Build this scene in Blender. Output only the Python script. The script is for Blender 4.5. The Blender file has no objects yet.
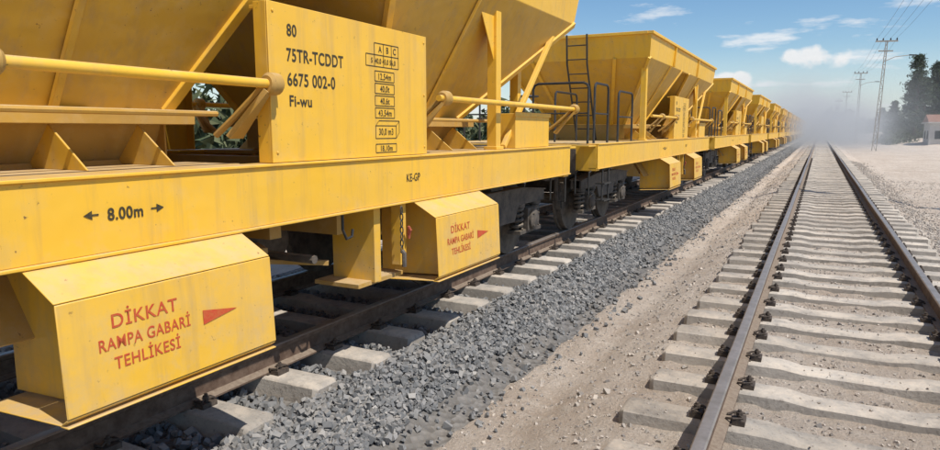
import bpy, math, random
import numpy as np
from mathutils import Vector, Matrix, noise
random.seed(5); np.random.seed(5)
sc=bpy.context.scene
XL=-4.165; XR=0.32; CAMH=1.53

# ---------------------------------------------------------------- materials
def newmat(name):
    m=bpy.data.materials.new(name); m.use_nodes=True
    nt=m.node_tree
    for n in list(nt.nodes): nt.nodes.remove(n)
    out=nt.nodes.new('ShaderNodeOutputMaterial'); b=nt.nodes.new('ShaderNodeBsdfPrincipled')
    nt.links.new(b.outputs[0],out.inputs[0])
    return m,nt,b,out
def N(nt,t,**k):
    n=nt.nodes.new(t)
    for a,v in k.items(): setattr(n,a,v)
    return n
def tex(nt,scale,detail=6,rough=.6,vec=None,scl=(1,1,1),coord='Object'):
    tc=N(nt,'ShaderNodeTexCoord'); mp=N(nt,'ShaderNodeMapping'); mp.inputs['Scale'].default_value=scl
    nt.links.new(tc.outputs[coord],mp.inputs[0])
    n=N(nt,'ShaderNodeTexNoise'); n.inputs['Scale'].default_value=scale; n.inputs['Detail'].default_value=detail; n.inputs['Roughness'].default_value=rough
    nt.links.new(mp.outputs[0],n.inputs['Vector']); return n.outputs[0]
def ramp(nt,fac,stops):
    r=N(nt,'ShaderNodeValToRGB'); e=r.color_ramp.elements
    while len(e)<len(stops): e.new(.5)
    for i,(p,c) in enumerate(stops):
        e[i].position=p; e[i].color=(c if len(c)==4 else (*c,1)) if hasattr(c,'__len__') else (c,c,c,1)
    nt.links.new(fac,r.inputs[0]); return r.outputs[0]
def mix(nt,fac,a,b,mode='MIX'):
    m=N(nt,'ShaderNodeMix',data_type='RGBA',blend_type=mode)
    for i,v in ((0,fac),(6,a),(7,b)):
        if hasattr(v,'links'): nt.links.new(v,m.inputs[i])
        elif i==0: m.inputs[0].default_value=v
        else: m.inputs[i].default_value=(*v,1)
    return m.outputs[2]
def math_(nt,op,a,b=0):
    m=N(nt,'ShaderNodeMath',operation=op)
    for i,v in enumerate((a,b)):
        if hasattr(v,'links'): nt.links.new(v,m.inputs[i])
        else: m.inputs[i].default_value=v
    return m.outputs[0]
def bump(nt,b,h,strength=.3,dist=.02):
    n=N(nt,'ShaderNodeBump'); n.inputs['Strength'].default_value=strength; n.inputs['Distance'].default_value=dist
    nt.links.new(h,n.inputs['Height']); nt.links.new(n.outputs[0],b.inputs['Normal'])
def upmask(nt,lo=.3,hi=.95):
    g=N(nt,'ShaderNodeNewGeometry'); s=N(nt,'ShaderNodeSeparateXYZ'); nt.links.new(g.outputs['Normal'],s.inputs[0])
    mr=N(nt,'ShaderNodeMapRange'); mr.inputs[1].default_value=lo; mr.inputs[2].default_value=hi
    nt.links.new(s.outputs[2],mr.inputs[0]); return mr.outputs[0]

def paint(name,col,dark,rough=.42,dirt=1.0):
    m,nt,b,o=newmat(name)
    n1=tex(nt,1.3,5); n2=tex(nt,2.2,8,.65,scl=(4,4,.30)); n3=tex(nt,30,5,.7); n4=tex(nt,7,8,.7); n5=tex(nt,.6,6,.6); n6=tex(nt,3.5,9,.75)
    c=mix(nt,ramp(nt,n1,[(.35,0.0),(.7,.4*dirt)]),col,dark)
    # washed-down grime streaks
    c=mix(nt,ramp(nt,n2,[(.50,0.),(.72,.40*dirt)]),c,(.36,.235,.10))
    c=mix(nt,ramp(nt,n5,[(.40,.02),(.65,.18)]),c,(.60,.45,.24))
    # dust lying on ledges
    c=mix(nt,math_(nt,'MULTIPLY',upmask(nt,.6,.97),ramp(nt,n4,[(.3,.25),(.6,.8)])),c,(.50,.38,.22))
    # splashed dust, heavier low down (object z between .3 and 1.3 m above the rail)
    tc=N(nt,'ShaderNodeTexCoord'); s=N(nt,'ShaderNodeSeparateXYZ'); nt.links.new(tc.outputs['Object'],s.inputs[0])
    mr=N(nt,'ShaderNodeMapRange'); mr.inputs[1].default_value=1.15; mr.inputs[2].default_value=.35; nt.links.new(s.outputs[2],mr.inputs[0])
    low=math_(nt,'MULTIPLY',mr.outputs[0],ramp(nt,n6,[(.42,.05),(.66,.55*dirt)]))
    c=mix(nt,low,c,(.50,.375,.22))
    c=mix(nt,ramp(nt,n4,[(.50,0.),(.78,.28*dirt)]),c,(.57,.42,.22))
    # chips and rust freckles
    c=mix(nt,math_(nt,'MULTIPLY',ramp(nt,n3,[(.64,0.),(.67,.85)]),ramp(nt,n6,[(.48,0.),(.6,1.)])),c,(.13,.065,.03))
    nt.links.new(c,b.inputs['Base Color'])
    nt.links.new(ramp(nt,n4,[(.3,rough-.06),(.7,rough+.28)]),b.inputs['Roughness'])
    bump(nt,b,tex(nt,1.8,3),.35,.035)
    return m
YEL=paint('yellow_paint',(.83,.475,.024),(.73,.39,.022),.38)
YEL_SHADE=paint('yellow_paint_hopper_shade',(.66,.375,.024),(.48,.27,.028),.45,1.25)  # darker yellow: shade of the hopper slope undersides painted in, plus heavier grime
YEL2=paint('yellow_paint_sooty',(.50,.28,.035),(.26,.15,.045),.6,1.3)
def simple(name,c1,c2,scale=6,rough=.8,metal=0,b_=.3,bd=.01,dust=None):
    m,nt,b,o=newmat(name)
    n=tex(nt,scale,8,.65)
    c=mix(nt,ramp(nt,n,[(.35,0.),(.65,1.)]),c1,c2)
    if dust: c=mix(nt,math_(nt,'MULTIPLY',upmask(nt),ramp(nt,tex(nt,scale*2.3,5),[(.3,.3),(.6,.9)])),c,dust)
    nt.links.new(c,b.inputs['Base Color']); b.inputs['Roughness'].default_value=rough; b.inputs['Metallic'].default_value=metal
    bump(nt,b,tex(nt,scale*5,6),b_,bd)
    return m
BOG=simple('bogie_steel_dusty',(.045,.04,.036),(.14,.115,.09),7,.75,0,.4,.01,(.26,.21,.15))
BLK=simple('black_paint',(.02,.02,.02),(.04,.038,.035),8,.5)
RUST=simple('rail_side_rust',(.085,.05,.032),(.17,.115,.08),14,.85,0,.4,.006,(.25,.2,.15))
RTOP=simple('rail_head_steel',(.30,.255,.21),(.42,.36,.31),9,.42,.6,.1,.002)
CLIP=simple('fastener_rust',(.04,.03,.025),(.10,.075,.055),30,.75)
RED=simple('red_stencil',(.55,.05,.02),(.50,.12,.03),35,.6)
INK=simple('black_stencil',(.02,.018,.012),(.08,.06,.02),50,.6)
WOOD=simple('pole_concrete',(.34,.30,.25),(.42,.38,.33),3,.9)
CLOTH=simple('orange_rag',(.40,.10,.05),(.3,.06,.03),20,.9)
PLAST=simple('grey_render',(.45,.43,.40),(.55,.53,.49),2,.9)
ROOF=simple('roof_sheet',(.20,.10,.07),(.28,.15,.10),3,.8)
GLASS=simple('dark_glass',(.02,.025,.03),(.03,.035,.04),3,.15)

def concrete():
    m,nt,b,o=newmat('sleeper_concrete')
    n=tex(nt,3.1,9,.7); n2=tex(nt,28,6,.7); n3=tex(nt,1.1,3)
    c=mix(nt,ramp(nt,n,[(.32,0.),(.68,1.)]),(.29,.26,.225),(.47,.425,.365))
    c=mix(nt,ramp(nt,n3,[(.4,0.),(.7,.5)]),c,(.26,.235,.20))
    c=mix(nt,ramp(nt,n2,[(.55,0.),(.68,.7)]),c,(.16,.14,.12))
    c=mix(nt,math_(nt,'MULTIPLY',upmask(nt,.5,.95),ramp(nt,tex(nt,5,8,.75),[(.42,0.),(.6,.8)])),c,(.55,.475,.385))
    g=N(nt,'ShaderNodeNewGeometry'); v=ramp(nt,g.outputs['Random Per Island'],[(0,.78),(1,1.12)])
    c=mix(nt,1.0,c,v,'MULTIPLY')
    nt.links.new(c,b.inputs['Base Color']); b.inputs['Roughness'].default_value=.92
    bump(nt,b,n2,.7,.01); return m
CONC=concrete()
def stone(name,stops,dust=.35,rough=.85):
    m,nt,b,o=newmat(name)
    g=N(nt,'ShaderNodeNewGeometry')
    c=ramp(nt,g.outputs['Random Per Island'],stops)
    n=tex(nt,30,5,.7)
    c=mix(nt,ramp(nt,n,[(.35,0.),(.75,.35)]),c,(.30,.295,.285))
    c=mix(nt,math_(nt,'MULTIPLY',upmask(nt,.3,1.),ramp(nt,tex(nt,2.5,5),[(.40,.05),(.7,dust)])),c,(.42,.37,.31))
    nt.links.new(c,b.inputs['Base Color']); b.inputs['Roughness'].default_value=rough
    return m
STONE=stone('ballast_stone',[(0,(.09,.094,.096)),(.35,(.135,.14,.143)),(.7,(.185,.186,.184)),(.93,(.24,.235,.225)),(1,(.35,.33,.30))],.4)
PEB=stone('pebble_stone',[(0,(.20,.18,.165)),(.4,(.31,.275,.235)),(.8,(.45,.385,.32)),(1,(.55,.48,.40))],.6)

def bedmat():
    m,nt,b,o=newmat('ballast_bed_fines')
    v=N(nt,'ShaderNodeTexVoronoi'); v.inputs['Scale'].default_value=19
    tc=N(nt,'ShaderNodeTexCoord'); nt.links.new(tc.outputs['Object'],v.inputs['Vector'])
    c=mix(nt,v.outputs['Color'],(.08,.08,.08),(.19,.185,.18))
    c=mix(nt,ramp(nt,tex(nt,1.5,6),[(.35,0.1),(.7,.5)]),c,(.24,.21,.17))
    nt.links.new(c,b.inputs['Base Color']); b.inputs['Roughness'].default_value=.95
    bump(nt,b,v.outputs['Distance'],1,.04); return m
BED=bedmat()
def sandmat():
    m,nt,b,o=newmat('sandy_ground')
    n1=tex(nt,.7,7,.6); n2=tex(nt,6,9,.72); n3=tex(nt,45,6,.75); n4=tex(nt,2.2,6,.6,scl=(3.,.5,1))
    c=mix(nt,ramp(nt,n1,[(.35,0.),(.65,1.)]),(.52,.42,.33),(.65,.56,.465))
    c=mix(nt,ramp(nt,n4,[(.42,0.),(.62,.45)]),c,(.44,.35,.265))
    c=mix(nt,ramp(nt,n2,[(.48,0.),(.66,.65)]),c,(.69,.61,.515))
    c=mix(nt,ramp(nt,n3,[(.54,0.),(.68,.8)]),c,(.30,.26,.22))
    v=N(nt,'ShaderNodeTexVoronoi'); v.inputs['Scale'].default_value=38
    tc=N(nt,'ShaderNodeTexCoord'); nt.links.new(tc.outputs['Object'],v.inputs['Vector'])
    c=mix(nt,ramp(nt,v.outputs['Distance'],[(.1,.5),(.3,0.)]),c,(.38,.34,.30))
    s=N(nt,'ShaderNodeSeparateXYZ'); nt.links.new(tc.outputs['Object'],s.inputs[0])
    ax=math_(nt,'ABSOLUTE',math_(nt,'ADD',s.outputs[0],2.0))
    mr=N(nt,'ShaderNodeMapRange'); mr.inputs[1].default_value=19; mr.inputs[2].default_value=30; nt.links.new(ax,mr.inputs[0])
    scr=mix(nt,ramp(nt,tex(nt,.15,8),[(.4,0.),(.6,1.)]),(.13,.13,.06),(.33,.28,.17))
    c=mix(nt,mr.outputs[0],c,scr)
    nt.links.new(c,b.inputs['Base Color']); b.inputs['Roughness'].default_value=.97
    h=math_(nt,'ADD',math_(nt,'MULTIPLY',n2,1.0),math_(nt,'MULTIPLY',n3,.5))
    bump(nt,b,h,1.,.075); return m
SAND=sandmat()
def leafmat(name,a,c_):
    m,nt,b,o=newmat(name)
    g=N(nt,'ShaderNodeNewGeometry')
    c=mix(nt,g.outputs['Random Per Island'],a,c_)
    nt.links.new(c,b.inputs['Base Color']); b.inputs['Roughness'].default_value=.8; return m
LEAF=leafmat('pine_needles',(.018,.036,.016),(.05,.078,.03))
LEAF2=leafmat('scrub_leaves',(.045,.07,.03),(.11,.12,.055))
BARK=simple('bark',(.09,.065,.045),(.16,.12,.09),4,.95)

# ---------------------------------------------------------------- mesh helper
class M:
    def __init__(s): s.v=[];s.f=[];s.m=[]; s.mats=[]
    def mi(s,mat):
        if mat not in s.mats: s.mats.append(mat)
        return s.mats.index(mat)
    def add(s,vs,fs,mat):
        o=len(s.v); s.v+= [tuple(v) for v in vs]; k=s.mi(mat)
        for f in fs: s.f.append(tuple(i+o for i in f)); s.m.append(k)
    def box(s,x0,x1,y0,y1,z0,z1,mat):
        x0,x1=min(x0,x1),max(x0,x1)
        vs=[(x,y,z) for x in(x0,x1) for y in(y0,y1) for z in(z0,z1)]
        s.add(vs,[(0,1,3,2),(4,6,7,5),(0,4,5,1),(2,3,7,6),(0,2,6,4),(1,5,7,3)],mat)
    def prism(s,pr,a,b,mat,axis='y',caps=True):
        def P(p,t):
            if axis=='y': return (p[0],t,p[1])
            if axis=='x': return (t,p[0],p[1])
            return (p[0],p[1],t)
        n=len(pr); vs=[P(p,a) for p in pr]+[P(p,b) for p in pr]
        fs=[(i,(i+1)%n,n+(i+1)%n,n+i) for i in range(n)]
        if caps: fs+=[tuple(range(n))[::-1],tuple(range(n,2*n))]
        s.add(vs,fs,mat)
    def plate(s,pts,th,mat):
        p=[Vector(q) for q in pts]; nn=Vector((0,0,0))
        for i in range(len(p)): nn+=p[i].cross(p[(i+1)%len(p)])
        nn=nn.normalized()*th; n=len(p)
        vs=p+[q-nn for q in p]
        fs=[tuple(range(n)),tuple(range(n,2*n))[::-1]]+[(i,n+i,n+(i+1)%n,(i+1)%n) for i in range(n)]
        s.add(vs,fs,mat)
    def beam(s,p0,p1,w,h,mat,up=(0,0,1)):
        p0,p1=Vector(p0),Vector(p1); d=(p1-p0).normalized(); u=Vector(up)
        if abs(d.dot(u))>.95: u=Vector((1,0,0))
        a=d.cross(u).normalized(); b=a.cross(d).normalized()
        vs=[p+a*sx*w/2+b*sz*h/2 for p in(p0,p1) for sx,sz in((-1,-1),(1,-1),(1,1),(-1,1))]
        s.add(vs,[(0,1,2,3),(7,6,5,4),(0,4,5,1),(1,5,6,2),(2,6,7,3),(3,7,4,0)],mat)
    def tube(s,path,r,mat,n=10,caps=True):
        path=[Vector(p) for p in path]; vs=[];fs=[];k=len(path)
        d0=(path[1]-path[0]).normalized(); u=Vector((0,0,1)) if abs(d0.z)<.9 else Vector((1,0,0))
        a=d0.cross(u).normalized()
        for i,p in enumerate(path):
            d=(path[min(i+1,k-1)]-path[max(i-1,0)]).normalized()
            a=(a-d*a.dot(d)).normalized(); b=d.cross(a)
            rr=r[i] if hasattr(r,'__len__') else r
            for j in range(n):
                t=2*math.pi*j/n; vs.append(p+a*math.cos(t)*rr+b*math.sin(t)*rr)
        for i in range(k-1):
            for j in range(n): fs.append((i*n+j,i*n+(j+1)%n,(i+1)*n+(j+1)%n,(i+1)*n+j))
        if caps: fs+=[tuple(range(n))[::-1],tuple(range((k-1)*n,k*n))]
        s.add(vs,fs,mat)
    def coil(s,x,y,z0,z1,R,r,turns,mat):
        k=int(turns*10); s.tube([(x+R*math.cos(2*math.pi*i/10),y+R*math.sin(2*math.pi*i/10),z0+(z1-z0)*i/k) for i in range(k+1)],r,mat,6)
    def mesh(s,name,smooth=True):
        me=bpy.data.meshes.new(name); me.from_pydata(s.v,[],s.f)
        for m in s.mats: me.materials.append(m)
        me.polygons.foreach_set('material_index',s.m)
        me.update()
        import bmesh
        bm=bmesh.new(); bm.from_mesh(me); bmesh.ops.recalc_face_normals(bm,faces=bm.faces); bm.to_mesh(me); bm.free()
        if smooth:
            me.polygons.foreach_set('use_smooth',[True]*len(me.polygons)); me.set_sharp_from_angle(angle=math.radians(38))
        return me
def obj(name,data,parent=None,loc=(0,0,0),bevel=0):
    o=bpy.data.objects.new(name,data); sc.collection.objects.link(o); o.location=loc
    if parent: o.parent=parent
    if bevel:
        b=o.modifiers.new('bevel','BEVEL'); b.width=bevel; b.segments=2; b.limit_method='ANGLE'; b.angle_limit=math.radians(35)
        b.harden_normals=False
    return o
def empty(name,loc=(0,0,0)):
    o=bpy.data.objects.new(name,None); o.location=loc; sc.collection.objects.link(o); o.empty_display_size=.3; return o

# ---------------------------------------------------------------- hopper wagon parts
L=10.8
u=M()
for s in(1,-1):
    u.box(s*1.38,s*1.394,0,L,.992,1.322,YEL)
    u.box(s*1.24,s*1.41,0,L,1.322,1.338,YEL)
    u.box(s*1.26,s*1.41,0,L,.976,.992,YEL)
    for y in (1.0,2.6,9.6):
        u.box(s*1.27,s*1.378,y,y+.012,.994,1.32,YEL)
for y in (.0,L-.16):
    u.box(-1.375,1.375,y,y+.16,.95,1.318,YEL)
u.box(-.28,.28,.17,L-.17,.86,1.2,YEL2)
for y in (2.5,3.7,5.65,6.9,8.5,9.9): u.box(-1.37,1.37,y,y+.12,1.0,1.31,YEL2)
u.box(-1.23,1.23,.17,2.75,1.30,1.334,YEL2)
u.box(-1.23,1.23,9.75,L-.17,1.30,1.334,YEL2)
UNDER=u.mesh('underframe')
c=M()
for y,d in((0,-1),(L,1)):
    for x in(-.87,.87):
        c.box(x-.2,x+.2,min(y,y+d*.03),max(y,y+d*.03),.9,1.26,BOG)
        c.tube([(x,y+d*.03,1.06),(x,y+d*.36,1.06)],.115,BOG,16)
        c.tube([(x,y+d*.36,1.06),(x,y+d*.55,1.06)],.085,BOG,16)
        c.tube([(x,y+d*.55,1.06),(x,y+d*.575,1.06),(x,y+d*.597,1.06)],[.225,.225,.19],BOG,20)
    c.tube([(0,y,1.04),(0,y+d*.35,1.04),(0,y+d*.42,1.10)],.045,BOG,8)
    c.tube([(.06,y+d*.3,1.02),(.07,y+d*.45,.95),(.07,y+d*.59,.9),(-.07,y+d*.59,.9),(-.07,y+d*.45,.95),(-.06,y+d*.3,1.02)],.02,BOG,6)
    for x in(-.4,.42):
        c.tube([(x,y,1.0),(x,y+d*.15,.98),(x,y+d*.3,.82),(x,y+d*.45,.66),(x,y+d*.58,.7)],.022,BLK,8)
    for s in(1,-1):
        c.tube([(s*1.3,y+d*.01,.95),(s*1.3,y+d*.10,.93),(s*1.3,y+d*.10,.62),(s*1.1,y+d*.10,.62),(s*1.1,y+d*.10,.93),(s*1.1,y+d*.01,.95)],.013,BLK,6)
        c.box(s*1.15,s*1.36,min(y,y+d*.32),max(y,y+d*.32),1.30,1.32,YEL)
COUP=c.mesh('buffers')
def bogie():
    b=M()
    for a in(-.9,.9):
        b.tube([(-.95,a,.46),(.95,a,.46)],.075,BOG,12)
        for s in(1,-1):
            b.tube([(s*.685,a,.46),(s*.715,a,.46),(s*.72,a,.46),(s*.80,a,.46)],[.485,.485,.455,.455],BOG,36)
            b.tube([(s*.80,a,.46),(s*.808,a,.46)],[.37,.17],BOG,28,)
            b.tube([(s*.8,a,.46),(s*.9,a,.46)],.14,BOG,16)
            b.box(s*.90,s*1.12,a-.15,a+.15,.33,.60,BOG)
            b.tube([(s*1.12,a,.46),(s*1.15,a,.46),(s*1.17,a,.46)],[.125,.125,.09],BOG,18)
            for q in range(4):
                t=math.pi/4+q*math.pi/2; b.tube([(s*1.14,a+.1*math.cos(t),.46+.1*math.sin(t)),(s*1.175,a+.1*math.cos(t),.46+.1*math.sin(t))],.014,BOG,6)
            b.box(s*.93,s*1.10,a-.33,a+.33,.30,.345,BOG)
            for e in(-.25,.25):
                b.coil(s*1.015,a+e,.345,.63,.07,.019,4.5,BOG)
                b.tube([(s*1.015,a+e,.345),(s*1.015,a+e,.64)],.035,BOG,8)
                b.tube([(s*1.015,a+e,.62),(s*1.015,a+e,.67)],.098,BOG,14)
            b.box(s*.97,s*1.07,a-.14,a-.155,.56,.7,BOG)
    for s in(1,-1):
        pr=[(-1.32,.66),(-1.32,.80),(-.6,.86),(.6,.86),(1.32,.80),(1.32,.66),(.52,.66),(.40,.48),(-.40,.48),(-.52,.66)]
        b.prism(pr,s*.94,s*.965,BOG,'x'); b.prism(pr,s*1.075,s*1.10,BOG,'x')
        b.plate([(s*.92,-1.33,.802),(s*1.12,-1.33,.802),(s*1.12,-.6,.862),(s*.92,-.6,.862)],.014,BOG)
        b.plate([(s*.92,-.6,.863),(s*1.12,-.6,.863),(s*1.12,.6,.863),(s*.92,.6,.863)],.014,BOG)
        b.plate([(s*.92,.6,.862),(s*1.12,.6,.862),(s*1.12,1.33,.802),(s*.92,1.33,.802)],.014,BOG)
        b.box(s*.4,s*1.06,-.16,.16,.87,.95,BOG)
        for a in(-.9,.9):
            for e in(-1,1):
                b.plate([(s*.72,a+e*.47,.36),(s*.80,a+e*.47,.36),(s*.80,a+e*.485,.62),(s*.72,a+e*.485,.62)],.05,BOG)
                b.beam((s*.76,a+e*.52,.5),(s*.76,a+e*.56,.84),.03,.04,BOG)
    b.box(-.93,.93,-.22,.22,.55,.84,BOG)
    b.tube([(-.9,-.45,.4),(.9,-.45,.4)],.025,BOG,8); b.tube([(-.9,.45,.4),(.9,.45,.4)],.025,BOG,8)
    return b.mesh('bogie')
BOGIE=bogie()
# hopper
h=M(); T=.012
zb,zt,zr=1.64,2.80,3.19
def xs(z): return .74+(z-zb)*(.68/(zt-zb))
for s in(1,-1):
    def S(y,z): return (s*xs(z),y,z)
    h.plate([S(2.9,zt),S(3.95,zb),S(5.42,zb),S(6.0,zt)],T,YEL_SHADE)
    h.plate([S(6.9,zt),S(7.5,zb),S(9.0,zb),S(10.75,zt)],T,YEL_SHADE)
    h.plate([(s*1.42,2.9,zt),(s*1.42,10.75,zt),(s*1.46,10.85,zr),(s*1.46,2.8,zr)],T,YEL)
    h.box(s*1.40,s*1.50,2.78,10.87,zr,zr+.05,YEL)
    for y in(5.0,7.9):
        h.beam((s*1.445,y,zt),(s*1.475,y,zr),.04,.035,YEL,(0,1,0))
    for (a,b_) in((4.75,4.75),(8.25,8.3)):
        h.beam((s*(xs(zb)+.03),a,zb),(s*(xs(zt)+.03),b_,zt),.03,.04,YEL_SHADE,(0,1,0))
    for p,q in(((5.42,zb),(6.0,zt)),((7.5,zb),(6.9,zt)),((9.0,zb),(10.75,zt)),((3.95,zb),(2.9,zt))):
        h.beam((s*(xs(p[1])+.0),p[0],p[1]),(s*(xs(q[1])+.0),q[0],q[1]),.05,.07,YEL,(0,1,0))
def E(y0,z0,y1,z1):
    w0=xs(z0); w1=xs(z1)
    h.plate([(-w0,y0,z0),(w0,y0,z0),(w1,y1,z1),(-w1,y1,z1)],T,YEL_SHADE)
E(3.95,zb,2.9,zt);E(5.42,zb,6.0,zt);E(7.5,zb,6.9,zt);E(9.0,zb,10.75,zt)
h.plate([(-1.42,6.0,zt),(1.42,6.0,zt),(1.42,6.9,zt),(-1.42,6.9,zt)],T,YEL_SHADE)
h.plate([(-1.42,2.9,zt),(1.42,2.9,zt),(1.46,2.8,zr),(-1.46,2.8,zr)],T,YEL)
h.plate([(-1.42,10.75,zt),(1.42,10.75,zt),(1.46,10.85,zr),(-1.46,10.85,zr)],T,YEL)
h.box(-1.40,1.40,2.76,2.84,zr,zr+.05,YEL); h.box(-1.40,1.40,10.81,10.89,zr,zr+.05,YEL)
for x in(-.8,.8):
    h.beam((x*.6,3.93,zb),(x,2.87,zt),.04,.06,YEL,(1,0,0)); h.beam((x*.6,9.02,zb),(x,10.79,zt),.04,.06,YEL,(1,0,0))
for a,b_ in((3.95,5.42),(7.5,9.0)):
    for s in(1,-1):
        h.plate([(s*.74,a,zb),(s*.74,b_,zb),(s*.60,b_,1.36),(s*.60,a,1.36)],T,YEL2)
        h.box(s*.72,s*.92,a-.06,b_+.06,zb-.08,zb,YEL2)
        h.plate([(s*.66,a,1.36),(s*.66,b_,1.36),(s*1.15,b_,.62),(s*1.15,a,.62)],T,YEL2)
        for y in(a+.25,(a+b_)/2,b_-.25):
            h.plate([(s*.84,y,1.56),(s*1.12,y,1.34),(s*.64,y,1.34)],.012,YEL_SHADE)
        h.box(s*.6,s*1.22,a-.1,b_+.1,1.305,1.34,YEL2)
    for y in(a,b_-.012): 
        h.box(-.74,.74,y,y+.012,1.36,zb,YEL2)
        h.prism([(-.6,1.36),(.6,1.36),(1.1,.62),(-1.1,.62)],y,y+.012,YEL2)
for s in(1,-1):
    for y,zz in((3.05,zt),(8.72,zt)):
        h.box(s*1.24,s*1.34,y,y+.11,1.34,zz,YEL)
        h.box(s*1.22,s*1.36,y-.03,y+.14,1.339,1.37,YEL)
    h.box(s*.85,s*.95,10.15,10.25,1.34,2.4,YEL)
    h.beam((s*1.29,9.0,1.36),(s*1.29,10.5,2.75),.05,.05,YEL)
    h.plate([(s*1.3,8.72,2.2),(s*1.3,8.35,zt-.02),(s*1.3,8.72,zt-.02)],.012,YEL)
HOP=h.mesh('hopper_body')
p=M()
XP=1.377
for s in(1,-1):
    p.box(s*(XP-.012),s*XP,5.62,7.34,1.341,2.25,YEL)
    p.box(s*1.27,s*(XP-.013),5.62,5.632,1.341,2.25,YEL)
    p.box(s*1.27,s*(XP-.013),7.328,7.34,1.341,2.25,YEL)
    p.box(s*1.2,s*(XP-.013),5.66,7.3,2.22,2.242,YEL)
    p.box(s*1.1,s*1.36,9.15,10.12,1.341,1.70,YEL)
    p.box(s*1.36,s*1.372,9.12,10.15,1.67,1.715,YEL)
    for y in(5.64,7.28): 
        for z in(1.4,1.8,2.2): p.tube([(s*XP,y+.02,z),(s*(XP+.007),y+.02,z)],.009,YEL,8)
PANEL=p.mesh('data_panel')
q=M()
for s in(1,-1):
    for a,b_ in((3.2,5.66),(7.45,10.9)):
        x=s*1.425; z=1.785
        q.tube([(x,a,z),(x,b_,z)],.026,YEL,14)
        for e in(a+.10 if a>5 else 4.12,b_-.07):
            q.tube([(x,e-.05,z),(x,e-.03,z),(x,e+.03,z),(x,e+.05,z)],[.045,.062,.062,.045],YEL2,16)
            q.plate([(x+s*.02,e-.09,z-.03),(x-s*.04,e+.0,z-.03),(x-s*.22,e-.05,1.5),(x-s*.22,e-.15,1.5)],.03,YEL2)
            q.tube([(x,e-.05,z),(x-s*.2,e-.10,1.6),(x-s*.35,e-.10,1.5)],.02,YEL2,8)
        q.tube([(s*1.12,a+.2,1.62),(s*1.12,b_-.2,1.62)],.016,YEL2,8)
SHAFT=q.mesh('gate_shaft')
b=M()
BA=((4.19,5.335),(7.10,8.23))
for s in(1,-1):
    for a,b_ in BA:
        pr=[(1.385,.974),(1.59,.86),(1.612,.40),(1.57,.372)]
        for i in range(3):
            (x0,z0),(x1,z1)=pr[i],pr[i+1]
            b.plate([(s*x0,a,z0),(s*x0,b_,z0),(s*x1,b_,z1),(s*x1,a,z1)],.008*s,YEL)
        b.plate([(s*1.57,a,.372),(s*1.57,b_,.372),(s*1.0,b_,.34),(s*1.0,a,.34)],.008*s,YEL)
        for y in(b_-.012,a+.16):
            b.prism([(s*1.38,.965),(s*1.582,.852),(s*1.602,.408),(s*1.565,.385),(s*.98,.355),(s*.98,.965)],y,y+.010,YEL)
        b.box(s*1.565,s*1.618,a,b_,.360,.369,YEL)
CHUTE=b.mesh('ramp_chute_box')
g=M()
for s in(1,-1):
    g.tube([(s*.95,.3,.93),(s*.95,10.5,.93)],.018,BOG,8)
    g.box(s*.95,s*1.33,6.66,6.74,.42,.975,YEL); g.box(s*1.28,s*1.36,6.96,7.04,.50,.975,YEL)
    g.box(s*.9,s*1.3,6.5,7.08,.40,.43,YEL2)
    g.tube([(s*1.33,6.3,.975),(s*1.33,6.3,.86),(s*1.33,6.34,.79),(s*1.33,6.4,.80),(s*1.33,6.41,.85)],.010,BLK,8)
    for k in range(7):
        z=.93-.05*k; g.tube([(s*1.4+.012*math.cos(t)*(k%2),6.92+.012*math.cos(t)*((k+1)%2),z+.03*math.sin(t)) for t in [i*math.pi/4 for i in range(9)]],.005,BLK,5)
    g.tube([(s*1.40,6.92,.62),(s*1.42,6.92,.60),(s*1.42,6.92,.50)],.018,BOG,8)
    g.tube([(s*1.41,7.0,.80),(s*1.415,7.01,.77),(s*1.40,7.02,.74),(s*1.405,7.015,.70)],[.01,.018,.016,.008],CLOTH,7)
g.tube([(.5,5.6,.72),(.5,6.5,.72)],.16,BOG,18)
g.tube([(-.5,5.7,.75),(-.5,6.6,.75)],.13,BOG,18)
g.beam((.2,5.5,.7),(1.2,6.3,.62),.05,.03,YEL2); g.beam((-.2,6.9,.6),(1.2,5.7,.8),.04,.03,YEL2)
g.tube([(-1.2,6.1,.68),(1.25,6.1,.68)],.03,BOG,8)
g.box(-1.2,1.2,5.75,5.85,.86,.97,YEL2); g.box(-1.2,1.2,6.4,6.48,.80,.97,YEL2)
GEAR=g.mesh('brake_gear')
r=M()
def hoop(x0,y0,x1,y1,z1,mid=True,z0=1.335):
    r_=.08; P=Vector((x1-x0,y1-y0,0)).normalized()*r_
    r.tube([(x0,y0,z0),(x0,y0,z1-r_),(x0+P.x*.3,y0+P.y*.3,z1-r_*.3),(x0+P.x,y0+P.y,z1),(x1-P.x,y1-P.y,z1),(x1-P.x*.3,y1-P.y*.3,z1-r_*.3),(x1,y1,z1-r_),(x1,y1,z0)],.018,BLK,8)
    if mid: r.tube([(x0,y0,(z0+z1)/2),(x1,y1,(z0+z1)/2)],.013,BLK,6)
for s in(1,-1):
    hoop(s*1.25,.25,s*1.25,.95,2.2); hoop(s*1.25,1.55,s*1.25,2.45,2.15)
    hoop(s*1.2,.12,s*.35,.12,2.2)
hoop(.3,2.3,.3,1.2,2.15,False)
r.tube([(.0,.6,1.33),(0,.6,2.05)],.025,BLK,8)
r.tube([(.22*math.cos(t),.6+.22*math.sin(t),2.05) for t in [i*math.pi/8 for i in range(17)]],.014,BLK,6,False)
r.tube([(-.22,.6,2.05),(.22,.6,2.05)],.01,BLK,6)
for x in(-.05,.33): r.tube([(x,3.40,1.35),(x,2.74,2.72),(x,2.69,3.24)],.018,BLK,8)
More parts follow.
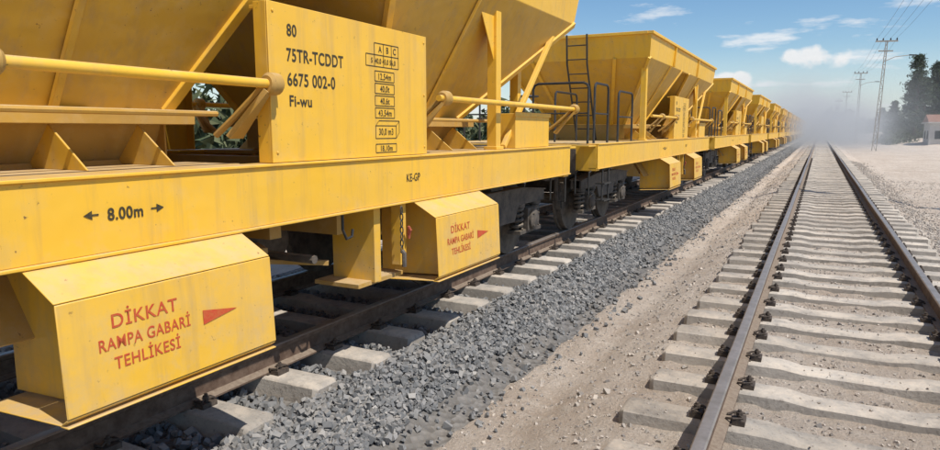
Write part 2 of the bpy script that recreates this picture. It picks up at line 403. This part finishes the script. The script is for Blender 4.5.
for i in range(7):
    z=1.55+i*.25; y=3.40-.66*(z-1.35)/1.37 if z<2.72 else 2.72
    r.tube([(-.05,y,z),(.33,y,z)],.012,BLK,6)
for s in(1,-1):
    for y in(.3,.62): r.tube([(s*1.38,y,1.0),(s*1.38,y,.50)],.014,BLK,6)
    r.box(s*1.28,s*1.42,.28,.64,.49,.51,BLK); r.box(s*1.28,s*1.42,.28,.64,.74,.76,BLK)
RAIL=r.mesh('platform_railing')

def text(body,size,par,loc,mat,sx=1,bold=0,align='CENTER'):
    cu=bpy.data.curves.new('stencil','FONT'); cu.body=body; cu.size=size; cu.align_x=align; cu.offset=bold; cu.space_character=1.08
    cu.materials.append(mat); o=obj('stencil_text',cu,par,loc); o.rotation_euler=(math.pi/2,0,math.pi/2); o.scale=(sx,1,1); return o
def flat(name,polys,mat,par,x):
    mm=M()
    for pl in polys: mm.add([(x,a,b_) for a,b_ in pl],[tuple(range(len(pl)))],mat)
    return obj(name,mm.mesh(name,False),par)
def bars(segs,w=.006):
    out=[]
    for (y0,z0,y1,z1) in segs:
        if abs(z0-z1)<1e-6: out.append([(y0,z0-w/2),(y1,z0-w/2),(y1,z0+w/2),(y0,z0+w/2)])
        else: out.append([(y0-w/2,z0),(y0+w/2,z0),(y1+w/2,z1),(y1-w/2,z1)])
    return out
NW=14
for k in range(NW):
    e=empty('hopper_wagon',(XL,-2.7+12.0*k,0))
    bv=.004 if k<2 else 0
    obj('underframe',UNDER,e,bevel=bv); obj('buffers_and_coupling',COUP,e)
    obj('bogie_front',BOGIE,e,(0,1.5,0)); obj('bogie_rear',BOGIE,e,(0,9.35,0))
    obj('hopper_body',HOP,e,bevel=bv); obj('data_panel',PANEL,e,bevel=bv); obj('gate_shafts',SHAFT,e)
    obj('ramp_chute_boxes',CHUTE,e,bevel=bv); obj('brake_gear',GEAR,e); obj('platform_railing',RAIL,e)
    if k<3:
        xf=XP+.002
        def tl(t,sz,y,z,sx): text(t,sz,e,(xf,y,z),INK,sx,.0022,'LEFT')
        tl('80',.095,5.77,2.075,.85)
        tl('75TR-TCDDT',.105,5.76,1.93,.80)
        tl('6675 002-0',.105,5.76,1.79,.85)
        tl('Fi-wu',.09,5.77,1.67,.95)
        ya,yb=6.54,6.94
        seg=[(ya+.1,2.13,yb,2.13)]+[(ya,z,yb,z) for z in(2.05,1.97)]+[(ya,1.97,ya,2.05)]+[(y,1.97,y,2.13) for y in(ya+.1,ya+.21,ya+.31,yb)]
        for i in range(4):
            z=1.94-.085*i; seg+=[(ya+.1,z,ya+.34,z),(ya+.1,z-.07,ya+.34,z-.07),(ya+.1,z-.07,ya+.1,z),(ya+.34,z-.07,ya+.34,z)]
        z=1.56; seg+=[(ya+.1,z,ya+.36,z),(ya+.1,z-.09,ya+.36,z-.09),(ya+.1,z-.09,ya+.1,z),(ya+.36,z-.09,ya+.36,z),(ya+.1,z,ya+.14,z+.035),(ya+.36,z,ya+.40,z+.035),(ya+.14,z+.035,ya+.40,z+.035),(ya+.36,z-.09,ya+.40,z-.05),(ya+.40,z-.05,ya+.40,z+.035)]
        seg+=[(ya+.1,1.43,ya+.36,1.43),(ya+.1,1.37,ya+.36,1.37),(ya+.1,1.37,ya+.1,1.43),(ya+.36,1.37,ya+.36,1.43)]
        flat('data_table',bars(seg),INK,e,xf)
        text('A   B   C',.062,e,(xf,ya+.26,2.07),INK,.9,.001)
        text('S  40,0 45,0 56,0',.05,e,(xf,ya+.21,1.992),INK,.82,.001)
        for i,t in enumerate(['12,54m','40,0t','40,6t','43,54m']):
            text(t,.062,e,(xf,ya+.22,1.883-.085*i),INK,.85,.001)
        text('30,0 m3',.066,e,(xf,ya+.23,1.495),INK,.8,.001)
        text('18,10m',.056,e,(xf,ya+.23,1.38),INK,.9,.001)
        text('8.00m',.075,e,(1.397,4.66,1.135),INK,.9,.002)
        flat('arrows',[[(4.46,1.165),(4.50,1.185),(4.50,1.145)],[(4.86,1.165),(4.82,1.185),(4.82,1.145)],[(4.50,1.161),(4.53,1.161),(4.53,1.169),(4.50,1.169)],[(4.79,1.161),(4.82,1.161),(4.82,1.169),(4.79,1.169)]],INK,e,1.397)
        text('KE-GP',.085,e,(1.397,7.10,1.14),INK,.8,.001)
        tilt=math.atan2(.022,.46)
        def fx(z): return 1.59+(.86-z)*(.022/.46)+.0105
        for a,_ in BA:
            for t,sz,z,sx in(('D\u0130KKAT',.083,.715,1.0),('RAMPA GABAR\u0130',.073,.627,.82),('TEHL\u0130KES\u0130',.073,.54,.88)):
                o=text(t,sz,e,(fx(z),a+.38,z),RED,sx,.0008); o.rotation_euler=(math.pi/2-tilt,0,math.pi/2)
            mm=M(); mm.add([(fx(.68)+.001,a+.68,.68),(fx(.61)+.001,a+.68,.61),(fx(.645)+.001,a+.89,.645)],[(0,1,2)],RED); obj('warning_arrow',mm.mesh('warning_arrow',False),e)

# ---------------------------------------------------------------- tracks
def ballz(a):
    if a<-2.3: return -.50
    if a<-1.5: return -.26-.24*(-1.5-a)/.8
    if a<1.22: return -.285
    if a<1.55: return -.285+.05*(a-1.22)/.33
    if a<2.05: return -.235-.235*(a-1.55)/.5
    return -.47-.1*(a-2.05)
def railprofile():
    return [(-.07,-.172),(.07,-.172),(.07,-.160),(.012,-.145),(.009,-.05),(.034,-.036),(.036,-.010),(.028,-.001),(0,0),(-.028,-.001),(-.036,-.010),(-.034,-.036),(-.009,-.05),(-.012,-.145),(-.07,-.160)]
def track(X,y0,y1,sp,seed):
    random.seed(seed); e=empty('railway_track',(X,0,0))
    m=M(); pr=railprofile(); n=len(pr)
    ys=list(np.arange(y0,60,2.0))+[60,120,400]
    for sx in(-.7525,.7525):
        vs=[(sx+p[0]+.004*math.sin(y*.6+sx),y,p[1]) for y in ys for p in pr]; o=len(m.v); m.v+=vs
        for i in range(len(ys)-1):
            for j in range(n):
                m.f.append((o+i*n+j,o+i*n+(j+1)%n,o+(i+1)*n+(j+1)%n,o+(i+1)*n+j)); m.m.append(m.mi(RTOP) if 6<=j<=9 else m.mi(RUST))
    obj('rails',m.mesh('rails'),e)
    s=M(); c=M()
    y=y0+.2
    while y<y1:
        Y=y+random.uniform(-.045,.045); rot=random.uniform(-.018,.018); dx=random.uniform(-.045,.045)
        secs=[(-1.3,.115,.095,-.20),(-1.27,.15,.11,-.178),(-.45,.15,.11,-.176),(-.3,.13,.095,-.20),(.3,.13,.095,-.20),(.45,.15,.11,-.176),(1.27,.15,.11,-.178),(1.3,.115,.095,-.20)]
        vs=[]
        for (x,wb,wt,zt_) in secs:
            for (dy,z) in((-wb,-.40),(wb,-.40),(wb-.005,-.33),(wt+.01,zt_-.012),(wt-.008,zt_),(-wt+.008,zt_),(-wt-.01,zt_-.012),(-wb+.005,-.33)):
                vs.append((x+dx,Y+dy+rot*x,z))
        fs=[]
        for i in range(len(secs)-1):
            for j in range(8): fs.append((i*8+j,i*8+(j+1)%8,(i+1)*8+(j+1)%8,(i+1)*8+j))
        fs+=[tuple(range(8))[::-1],tuple(range(len(secs)*8-8,len(secs)*8))]
        s.add(vs,fs,CONC)
        if Y<45:
            for sx in(-.7525,.7525):
                yy=Y+rot*sx
                c.box(sx-.085,sx+.085,yy-.08,yy+.08,-.178,-.168,CLIP)
                for d in(-1,1):
                    x=sx+d*.12
                    c.box(x-.035,x+.035,yy-.055,yy+.055,-.18,-.145,CLIP)
                    c.tube([(x,yy,-.15),(x,yy,-.095)],.012,CLIP,6); c.tube([(x,yy,-.128),(x,yy,-.108)],.021,CLIP,6)
                    if Y<14:
                        c.tube([(sx+d*.05,yy-.03,-.148),(sx+d*.09,yy-.055,-.135),(x+d*.02,yy-.045,-.13),(x,yy-.02,-.127),(x,yy+.02,-.127),(x+d*.02,yy+.045,-.13),(sx+d*.09,yy+.055,-.135),(sx+d*.05,yy+.03,-.148)],.0075,CLIP,6)
        y+=sp
    obj('sleepers',s.mesh('sleepers'),e); obj('fasteners',c.mesh('fasteners'),e)
track(XL,-3,150,.62,3); track(XR,-3,190,.62,4)

# ---------------------------------------------------------------- ground
def fr(x,y,s): return noise.noise(Vector((x*s,y*s,3.1)))
def sm(t): t=max(0,min(1,t)); return t*t*(3-2*t)
def gz(x,y):
    z=-.47
    if x<-2.2: z=-.56
    elif x<-2.0: z=-.56+.09*(x+2.2)/.2
    z+= .025*fr(x,y,1.1)+.024*fr(x,y,3.5)+.018*fr(x,y,9)
    t=max(0,1-abs(x-XR)/2.0); t=min(1,t*2.6); z+=t*.22
    if x<-1.1 and x>-2.3: z+=-.035*math.exp(-((x+1.6)/.16)**2)
    if x>2.0: z+=.05*fr(x,y,.5)
    if y>60: z+=sm((x-8)/5)*sm((y-85)/25)*(.7+.5*fr(x,y,.12)+.3*fr(x,y,.5))
    if x>18: z+=min(1,(x-18)/10)*(1.3+1.5*fr(x,y,.04))
    return z
xsn=list(np.arange(-2.6,4.5,.06))
xsn=[-900,-400,-150,-60,-30,-15,-9,-6,-4]+xsn+[5,5.6,6.4,7.5,8.2,9,9.8,10.6,11.4,12.4,13.5,15,16.5,18,22,28,36,50,80,150,400,900]
ysn=[-30,-12,-5]+list(np.arange(-3,1.6,.4))+list(np.arange(1.6,12,.06))+list(np.arange(12,40,.3))+list(np.arange(40,150,1.5))+[160,170,220,300,500,900,2000]
vs=[(x,y,gz(x,y)) for y in ysn for x in xsn]; nx=len(xsn)
fs=[(j*nx+i,j*nx+i+1,(j+1)*nx+i+1,(j+1)*nx+i) for j in range(len(ysn)-1) for i in range(nx-1)]
me=bpy.data.meshes.new('ground'); me.from_pydata(vs,[],fs); me.materials.append(SAND); me.polygons.foreach_set('use_smooth',[True]*len(fs)); obj('ground',me)
aa=list(np.arange(-2.6,2.3,.1)); yy=list(np.arange(-3,30,.2))+list(np.arange(30,60,1))+[80,120,200,400]
vs=[(XL+a,y,ballz(a)-.012+.02*fr(a,y,2.5)) for y in yy for a in aa]; na=len(aa)
fs=[(j*na+i,j*na+i+1,(j+1)*na+i+1,(j+1)*na+i) for j in range(len(yy)-1) for i in range(na-1)]
me=bpy.data.meshes.new('ballast_bed'); me.from_pydata(vs,[],fs); me.materials.append(BED); me.polygons.foreach_set('use_smooth',[True]*len(fs)); obj('ballast_bed',me)

# ---------------------------------------------------------------- stones
CV=np.array([(-1,-1,-1),(1,-1,-1),(1,1,-1),(-1,1,-1),(-1,-1,1),(1,-1,1),(.1,1,1),(-1,1,1),(1,.1,1),(1,1,.1)],float)*.62
CF=np.array([(0,3,2),(0,2,1),(0,1,5),(0,5,4),(0,4,7),(0,7,3),(1,2,9),(1,9,8),(1,8,5),(3,7,6),(3,6,9),(3,9,2),(4,5,8),(4,8,6),(4,6,7),(6,8,9)])
def stones(name,P,R,mat,rng):
    n=len(P); nv=len(CV)
    v=CV[None]*(1+rng.uniform(-.30,.25,(n,nv,3)))+rng.uniform(-.1,.1,(n,nv,3))
    v=v*rng.uniform(.6,1.25,(n,1,3))
    q=rng.normal(size=(n,4)); q/=np.linalg.norm(q,axis=1)[:,None]; w,x,y,z=q.T
    Rm=np.stack([1-2*(y*y+z*z),2*(x*y-z*w),2*(x*z+y*w),2*(x*y+z*w),1-2*(x*x+z*z),2*(y*z-x*w),2*(x*z-y*w),2*(y*z+x*w),1-2*(x*x+y*y)],1).reshape(n,3,3)
    v=np.einsum('nij,nkj->nki',Rm,v)*R[:,None,None]+P[:,None,:]
    f=(CF[None]+nv*np.arange(n)[:,None,None]).reshape(-1)
    me=bpy.data.meshes.new(name); me.vertices.add(n*nv); me.vertices.foreach_set('co',v.reshape(-1).astype(np.float32))
    me.loops.add(len(f)); me.loops.foreach_set('vertex_index',f.astype(np.int32))
    nf=n*len(CF); me.polygons.add(nf); me.polygons.foreach_set('loop_start',np.arange(0,nf*3,3,dtype=np.int32))
    me.materials.append(mat); me.update(calc_edges=True); me.validate()
    me.polygons.foreach_set('use_smooth',[False]*nf); obj(name,me)
rng=np.random.default_rng(7)
Ps=[];Rs=[]
def scat(a0,a1,y0,y1,dens,r0,r1,lift=.0):
    n=int((a1-a0)*(y1-y0)*dens); a=rng.uniform(a0,a1,n); y=rng.uniform(y0,y1,n)
    edge=1.90+.14*np.array([fr(7,t,.9) for t in y])+.10*np.array([fr(3,t,4) for t in y])
    keep=(a<edge)|(rng.uniform(size=n)<.14*np.exp(-(a-edge)*5)); a=a[keep];y=y[keep]; n=len(a)
    r=r0+(r1-r0)*rng.uniform(0,1,n)**1.8
    z=np.array([ballz(t) for t in a])+rng.uniform(-.01,.025,n)+lift
    z=np.maximum(z,-.465)
    ins=(np.abs(a)<1.3); phase=((y-(-2.8)+.31)%.62)-.31
    keep=~(ins&(np.abs(phase)<.16)); 
    Ps.append(np.stack([XL+a,y,z],1)[keep]); Rs.append(r[keep])
scat(1.22,2.4,.5,14,2300,.014,.038); scat(1.22,2.3,14,40,850,.022,.042); scat(1.22,2.2,40,110,240,.04,.06)
scat(1.25,1.8,.5,20,700,.016,.038,.03)
scat(-1.3,1.22,.3,14,520,.02,.04); scat(-2.2,-1.3,1,20,420,.025,.045); scat(.75,1.22,14,45,400,.025,.045)
stones('ballast_stones',np.concatenate(Ps),np.concatenate(Rs),STONE,rng)
n=42000
x=rng.uniform(-2.35,4.2,n); y=1.5+rng.uniform(0,1,n)**1.5*30; r=.004+.015*rng.uniform(0,1,n)**3.2
z=np.array([gz(a,b_) for a,b_ in zip(x,y)])
ph2=((y+2.8+.31)%.62)-.31; k=~((np.abs(x-XR)<1.32)&(np.abs(ph2)<.15))
n2=14000; x2=rng.choice([-1,1],n2)*rng.normal(1.62,.27,n2)+XR; y2=1.5+rng.uniform(0,1,n2)*45; r2=rng.uniform(.010,.032,n2)
kk=(np.abs(x2-XR)>1.35)&((x2>0)|(rng.uniform(size=n2)<.10)); x2=x2[kk];y2=y2[kk];r2=r2[kk]
z2=np.array([gz(a,b_) for a,b_ in zip(x2,y2)])
n3=6000; x3=rng.uniform(XR-1.25,XR+1.25,n3); y3=1.5+rng.uniform(0,1,n3)**1.3*35; r3=rng.uniform(.006,.020,n3)
p3=((y3+2.8+.31)%.62)-.31; k3=np.abs(p3)>.15; x3=x3[k3];y3=y3[k3];r3=r3[k3]; z3=np.array([gz(a,b_) for a,b_ in zip(x3,y3)])
n4=1500; x4=rng.uniform(XR-1.25,XR+1.25,n4); y4=-2.8+.62*rng.integers(7,40,n4)+rng.uniform(-.07,.07,n4); r4=.003+.008*rng.uniform(0,1,n4)**2; z4=np.full(n4,-.178)
z4=np.where(np.abs(x4-XR)<.42,-.198,z4)
stones('pebbles',np.concatenate([np.stack([x,y,z+r*.2],1)[k],np.stack([x2,y2,z2+.004],1),np.stack([x3,y3,z3+.003],1),np.stack([x4,y4,z4+r4*.3],1)]),np.concatenate([r[k],r2,r3,r4]),PEB,rng)

# ---------------------------------------------------------------- poles
def pole(x,y,H,lean,arm=True):
    e=empty('utility_pole',(x,y,-.5)); m=M()
    w0,w1=.36,.14
    for sx in(-1,1):
        for sy in(-1,1): m.beam((sx*w0/2,sy*w0/3,0),(sx*w1/2,sy*w1/3,H),.055,.055,WOOD)
    k=int(H/.7)
    for i in range(k):
        z0=i*H/k; z1=(i+1)*H/k; a=w0+(w1-w0)*z0/H; b_=w0+(w1-w0)*z1/H; s=1 if i%2 else -1
        for sy in(-1,1):
            m.beam((-a/2,sy*a/3,z0),(a/2,sy*a/3,z0),.04,.04,WOOD)
            m.beam((-s*a/2,sy*a/3,z0),(s*b_/2,sy*b_/3,z1),.03,.03,WOOD)
        for sx in(-1,1): m.beam((sx*a/2,-s*a/3,z0),(sx*b_/2,s*b_/3,z1),.03,.03,WOOD)
    m.box(-.9,.9,-.05,.05,H-.12,H,WOOD); m.box(-.6,.6,-.05,.05,H-1.0,H-.9,WOOD)
    for xx in(-.8,-.3,.3,.8): m.tube([(xx,0,H),(xx,0,H+.1),(xx,0,H+.22)],[.03,.07,.04],BLK,8)
    if arm:
        m.tube([(0,0,H-1.9),(.8,0,H-1.5),(2.0,0,H-1.35)],.035,WOOD,6); m.plate([(1.9,-.12,H-1.3),(2.5,-.12,H-1.33),(2.5,.12,H-1.33),(1.9,.12,H-1.3)],.1,BLK)
    obj('lattice_mast',m.mesh('lattice_mast'),e); e.rotation_euler=(0,lean,0)
    return e
pole(4.7,75,10.3,.03); pole(4.9,118,10.5,.0); pole(4.6,165,10,.0,False); pole(4.2,215,10,0,False)
pole(5.0,20,11.0,0,False)
w=M()
for dx in(-.8,-.3,.3,.8):
    pts=[]
    for (x0,y0,z0),(x1,y1,z1) in(((5.0,20,10.7),(5.0,75,10.0)),((5.0,75,10.0),(4.9,118,10.2)),((4.9,118,10.2),(4.6,165,9.7)),((4.6,165,9.7),(4.2,215,9.7))):
        for i in range(12):
            t=i/12; pts.append((x0+(x1-x0)*t+dx,y0+(y1-y0)*t,z0+(z1-z0)*t-.6*4*t*(1-t)))
    w.tube(pts,.009,BLK,5)
obj('overhead_wires',w.mesh('overhead_wires'))

# ---------------------------------------------------------------- trees
def conifer(H,W,seed,mat=LEAF,nb=80,per=75,leaf=.27):
    rn=random.Random(seed); m=M(); lean=rn.uniform(-.3,.3)
    m.tube([(0,0,0),(lean*.3,0,H*.5),(lean,0,H*.97)],[W*.055,W*.035,.03],BARK,8)
    for i in range(nb):
        t=rn.uniform(.10,1)**.9; z=H*t; R=W*.5*(1-t)**.75*rn.uniform(.55,1.15)+.15; a=rn.uniform(0,6.28)
        p0=Vector((lean*t,0,z)); p1=p0+Vector((math.cos(a)*R,math.sin(a)*R,rn.uniform(-.1,.25)*R))
        m.tube([p0,p1],[.05,.015],BARK,4)
        for j in range(per):
            u_=rn.uniform(.2,1.05); c_=p0.lerp(p1,u_)+Vector((rn.gauss(0,.22),rn.gauss(0,.22),rn.gauss(0,.16)))*(.4+.6*W/5)
            s_=leaf*rn.uniform(.5,1.2)
            d1=Vector((rn.gauss(0,1),rn.gauss(0,1),rn.gauss(0,1))).normalized()*s_; d2=Vector((rn.gauss(0,1),rn.gauss(0,1),rn.gauss(0,1))).normalized()*s_*.6
            m.add([c_-d1,c_+d2,c_+d1],[(0,1,2)],mat)
    return m.mesh('conifer',False)
TR=[conifer(11.2,5.0,1),conifer(9.8,4.4,2),conifer(7.6,4.4,3)]
for (x,y,i,s_) in((11.7,112,0,1.03),(14.9,120,1,1.12),(13.3,118,2,1.1),(17.6,118,1,1.05),(10.2,126,2,.8),(16.2,128,0,1),(13.6,134,1,1.1),(19,126,0,1.05),(22,118,2,1.1),(27,112,0,1),(31,128,1,1)):
    e=empty('pine_tree',(x,y,gz(x,y)-.1)); o=obj('trunk_and_crown',TR[i],e); o.scale=(s_,)*3; o.rotation_euler=(0,0,x)
def shrubs(name,pts,mat,seed,leaf=.35):
    rn=random.Random(seed); m=M()
    for (x,y,z,R,H) in pts:
        for j in range(int(130*R)):
            a=rn.uniform(0,6.28); rr=R*rn.uniform(.3,1)**.5; t=rn.uniform(0,1)
            c_=Vector((x+math.cos(a)*rr*(1-t*.5),y+math.sin(a)*rr*(1-t*.5),z+H*t*rn.uniform(.6,1)))
            s_=leaf*rn.uniform(.5,1.3)
            d1=Vector((rn.gauss(0,1),rn.gauss(0,1),rn.gauss(0,1))).normalized()*s_; d2=Vector((rn.gauss(0,1),rn.gauss(0,1),rn.gauss(0,1))).normalized()*s_
            m.add([c_-d1,c_+d2,c_+d1],[(0,1,2)],mat)
    obj(name,m.mesh(name,False))
rn=random.Random(9)
pts=[]
for i in range(95):
    x=rn.uniform(8.5,30); y=rn.uniform(104,140); pts.append((x,y,gz(x,y)-.1,rn.uniform(.6,1.8),rn.uniform(.8,2.6)))
shrubs('roadside_shrubs',pts,LEAF2,3,.22)
shrubs('tree_line',[(rn.uniform(-160,160),rn.uniform(300,360),-.5,rn.uniform(4,8),rn.uniform(5,12)) for i in range(110)],LEAF2,4,1.3)
shrubs('trees_beyond_train',[(rn.uniform(-60,-25),rn.uniform(20,120),-.5,rn.uniform(2,4),rn.uniform(3,7)) for i in range(50)],LEAF2,5,.6)
e=empty('low_building',(15.8,101,gz(14,98)-.35)); m=M()
m.box(-4,4,-2.6,2.6,0,2.9,PLAST); m.box(-4.3,4.3,-2.9,2.9,2.9,3.05,PLAST); m.prism([(-2.9,3.05),(2.9,3.05),(0,4.0)],-4.2,4.2,ROOF,'x')
for x in(-3.0,-1.5,1.3,2.9): m.box(x-.45,x+.45,-2.64,-2.6,1.0,2.0,GLASS); m.box(x-.53,x+.53,-2.68,-2.6,.9,1.0,PLAST)
for y in(-1.2,1.1): m.box(-4.04,-4.0,y-.4,y+.4,1.0,2.0,GLASS)
m.box(-.5,.4,-2.63,-2.6,.1,2.1,ROOF); obj('walls_and_roof',m.mesh('walls',False),e)
hm=M(); K=90
for j in range(K):
    t=j/(K-1); X=-1200+2600*t; Hh=16+22*abs(noise.noise(Vector((X*.0025,1,0))))+6*noise.noise(Vector((X*.012,4,0)))
    hm.v+=[(X,1100,-2),(X,1250,Hh*.6),(X,1400,Hh),(X,1700,-2)]
hm.mi(SAND)
for j in range(K-1):
    for i in range(3): hm.f.append((j*4+i,j*4+i+1,(j+1)*4+i+1,(j+1)*4+i)); hm.m.append(0)
hillm=simple('hill_scrub',(.20,.21,.18),(.28,.27,.23),.02,.95); hm.mats=[hillm]; obj('hills',hm.mesh('hills'))

# ---------------------------------------------------------------- dust cloud (volume)
d=M(); d.box(-12,15,40,205,-.6,13,SAND)
dm=bpy.data.materials.new('dust_volume'); dm.use_nodes=True; nt=dm.node_tree
for n_ in list(nt.nodes): nt.nodes.remove(n_)
out=N(nt,'ShaderNodeOutputMaterial'); vol=N(nt,'ShaderNodeVolumePrincipled')
vol.inputs['Color'].default_value=(1,.995,.98,1); vol.inputs['Anisotropy'].default_value=0
tc=N(nt,'ShaderNodeTexCoord'); s=N(nt,'ShaderNodeSeparateXYZ'); nt.links.new(tc.outputs['Object'],s.inputs[0])
def mr(v,a,b_,c0=0,c1=1,sm_=True):
    q_=N(nt,'ShaderNodeMapRange'); q_.interpolation_type='SMOOTHSTEP' if sm_ else 'LINEAR'
    for i,t in enumerate((a,b_,c0,c1)): q_.inputs[i+1].default_value=t
    nt.links.new(v,q_.inputs[0]); return q_.outputs[0]
fy=mr(s.outputs[1],42,95); fx_=math_(nt,'MULTIPLY',mr(s.outputs[0],-11.5,-4),mr(s.outputs[0],13,-1)); 
nn=tex(nt,.09,4)
top=math_(nt,'MULTIPLY',nn,17.0)
fz=mr(math_(nt,'DIVIDE',s.outputs[2],top),1.05,.1)
nn2=mr(tex(nt,.16,5,.6),.38,.60)
den=math_(nt,'MULTIPLY',math_(nt,'MULTIPLY',fy,fx_),math_(nt,'MULTIPLY',fz,math_(nt,'ADD',nn2,.10)))
nt.links.new(math_(nt,'MULTIPLY',den,.085),vol.inputs['Density'])
nt.links.new(vol.outputs[0],out.inputs['Volume'])
try: dm.cycles.volume_step_rate=4.0
except Exception as ex: print('step',ex)
d.mats=[dm]; obj('dust_cloud',d.mesh('dust_cloud',False))

# ---------------------------------------------------------------- world + sun
el,az=math.radians(58),math.radians(104)
S_=Vector((math.sin(az)*math.cos(el),math.cos(az)*math.cos(el),math.sin(el)))
w=bpy.data.worlds.new('World'); sc.world=w; w.use_nodes=True; nt=w.node_tree
for n_ in list(nt.nodes): nt.nodes.remove(n_)
out=N(nt,'ShaderNodeOutputWorld'); bg=N(nt,'ShaderNodeBackground'); bg.inputs[1].default_value=.12
sky=N(nt,'ShaderNodeTexSky',sky_type='NISHITA'); sky.sun_disc=False; sky.sun_elevation=el; sky.sun_rotation=az; sky.dust_density=.2; sky.air_density=1.0; sky.ozone_density=3.0
tc=N(nt,'ShaderNodeTexCoord'); s=N(nt,'ShaderNodeSeparateXYZ'); nt.links.new(tc.outputs['Generated'],s.inputs[0])
zz=math_(nt,'ADD',math_(nt,'MAXIMUM',s.outputs[2],0.0),.10)
cx=N(nt,'ShaderNodeCombineXYZ'); nt.links.new(math_(nt,'DIVIDE',s.outputs[0],zz),cx.inputs[0]); nt.links.new(math_(nt,'DIVIDE',s.outputs[1],zz),cx.inputs[1])
nz=N(nt,'ShaderNodeTexNoise'); nz.inputs['Scale'].default_value=1.5; nz.inputs['Detail'].default_value=9; nz.inputs['Roughness'].default_value=.6; nt.links.new(cx.outputs[0],nz.inputs['Vector'])
cl=ramp(nt,nz.outputs[0],[(.545,0.),(.66,1.)])
n2_=N(nt,'ShaderNodeTexNoise'); n2_.inputs['Scale'].default_value=26; n2_.inputs['Detail'].default_value=7; nt.links.new(tc.outputs['Generated'],n2_.inputs['Vector'])
def blob(x0,z0,rx,rz):
    a=math_(nt,'POWER',math_(nt,'DIVIDE',math_(nt,'SUBTRACT',s.outputs[0],x0),rx),2.0)
    b=math_(nt,'POWER',math_(nt,'DIVIDE',math_(nt,'SUBTRACT',s.outputs[2],z0),rz),2.0)
    f=math_(nt,'SUBTRACT',1.0,math_(nt,'ADD',a,b))
    f=math_(nt,'MULTIPLY',f,math_(nt,'GREATER_THAN',s.outputs[1],0.0))
    return math_(nt,'ADD',math_(nt,'MULTIPLY',f,.5),math_(nt,'MULTIPLY',math_(nt,'SUBTRACT',n2_.outputs[0],.5),2.4))
cu=math_(nt,'MAXIMUM',blob(-.02,.092,.045,.016),blob(-.13,.065,.05,.014))
cum=ramp(nt,cu,[(.08,0.),(.40,1.)])
hz=N(nt,'ShaderNodeMapRange'); hz.inputs[1].default_value=.11; hz.inputs[2].default_value=0.0; nt.links.new(s.outputs[2],hz.inputs[0])
hs=N(nt,'ShaderNodeHueSaturation'); hs.inputs['Saturation'].default_value=1.18; nt.links.new(sky.outputs[0],hs.inputs['Color'])
c=mix(nt,math_(nt,'MULTIPLY',hz.outputs[0],.55),hs.outputs[0],(6.0,6.6,7.0))
c=mix(nt,math_(nt,'MULTIPLY',cl,.8),c,(7.2,7.4,7.6))
c=mix(nt,math_(nt,'MULTIPLY',cum,.9),c,(7.5,7.5,7.5))
nt.links.new(c,bg.inputs[0]); nt.links.new(bg.outputs[0],out.inputs[0])
sl=bpy.data.lights.new('sun','SUN'); sl.energy=5.0; sl.angle=math.radians(.5); sl.color=(1,.945,.87)
so=obj('sun',sl); so.rotation_euler=S_.to_track_quat('Z','Y').to_euler()

# ---------------------------------------------------------------- camera
cam=bpy.data.cameras.new('camera'); co=obj('camera',cam,None,(0,0,CAMH))
cam.sensor_width=36; cam.lens=670/940*36; cam.clip_end=5000; cam.clip_start=.05
co.rotation_euler=(math.radians(90-8.07),0,math.radians(27.35))
sc.camera=co
sc.view_settings.view_transform='Standard'; sc.view_settings.look='None'; sc.view_settings.exposure=0
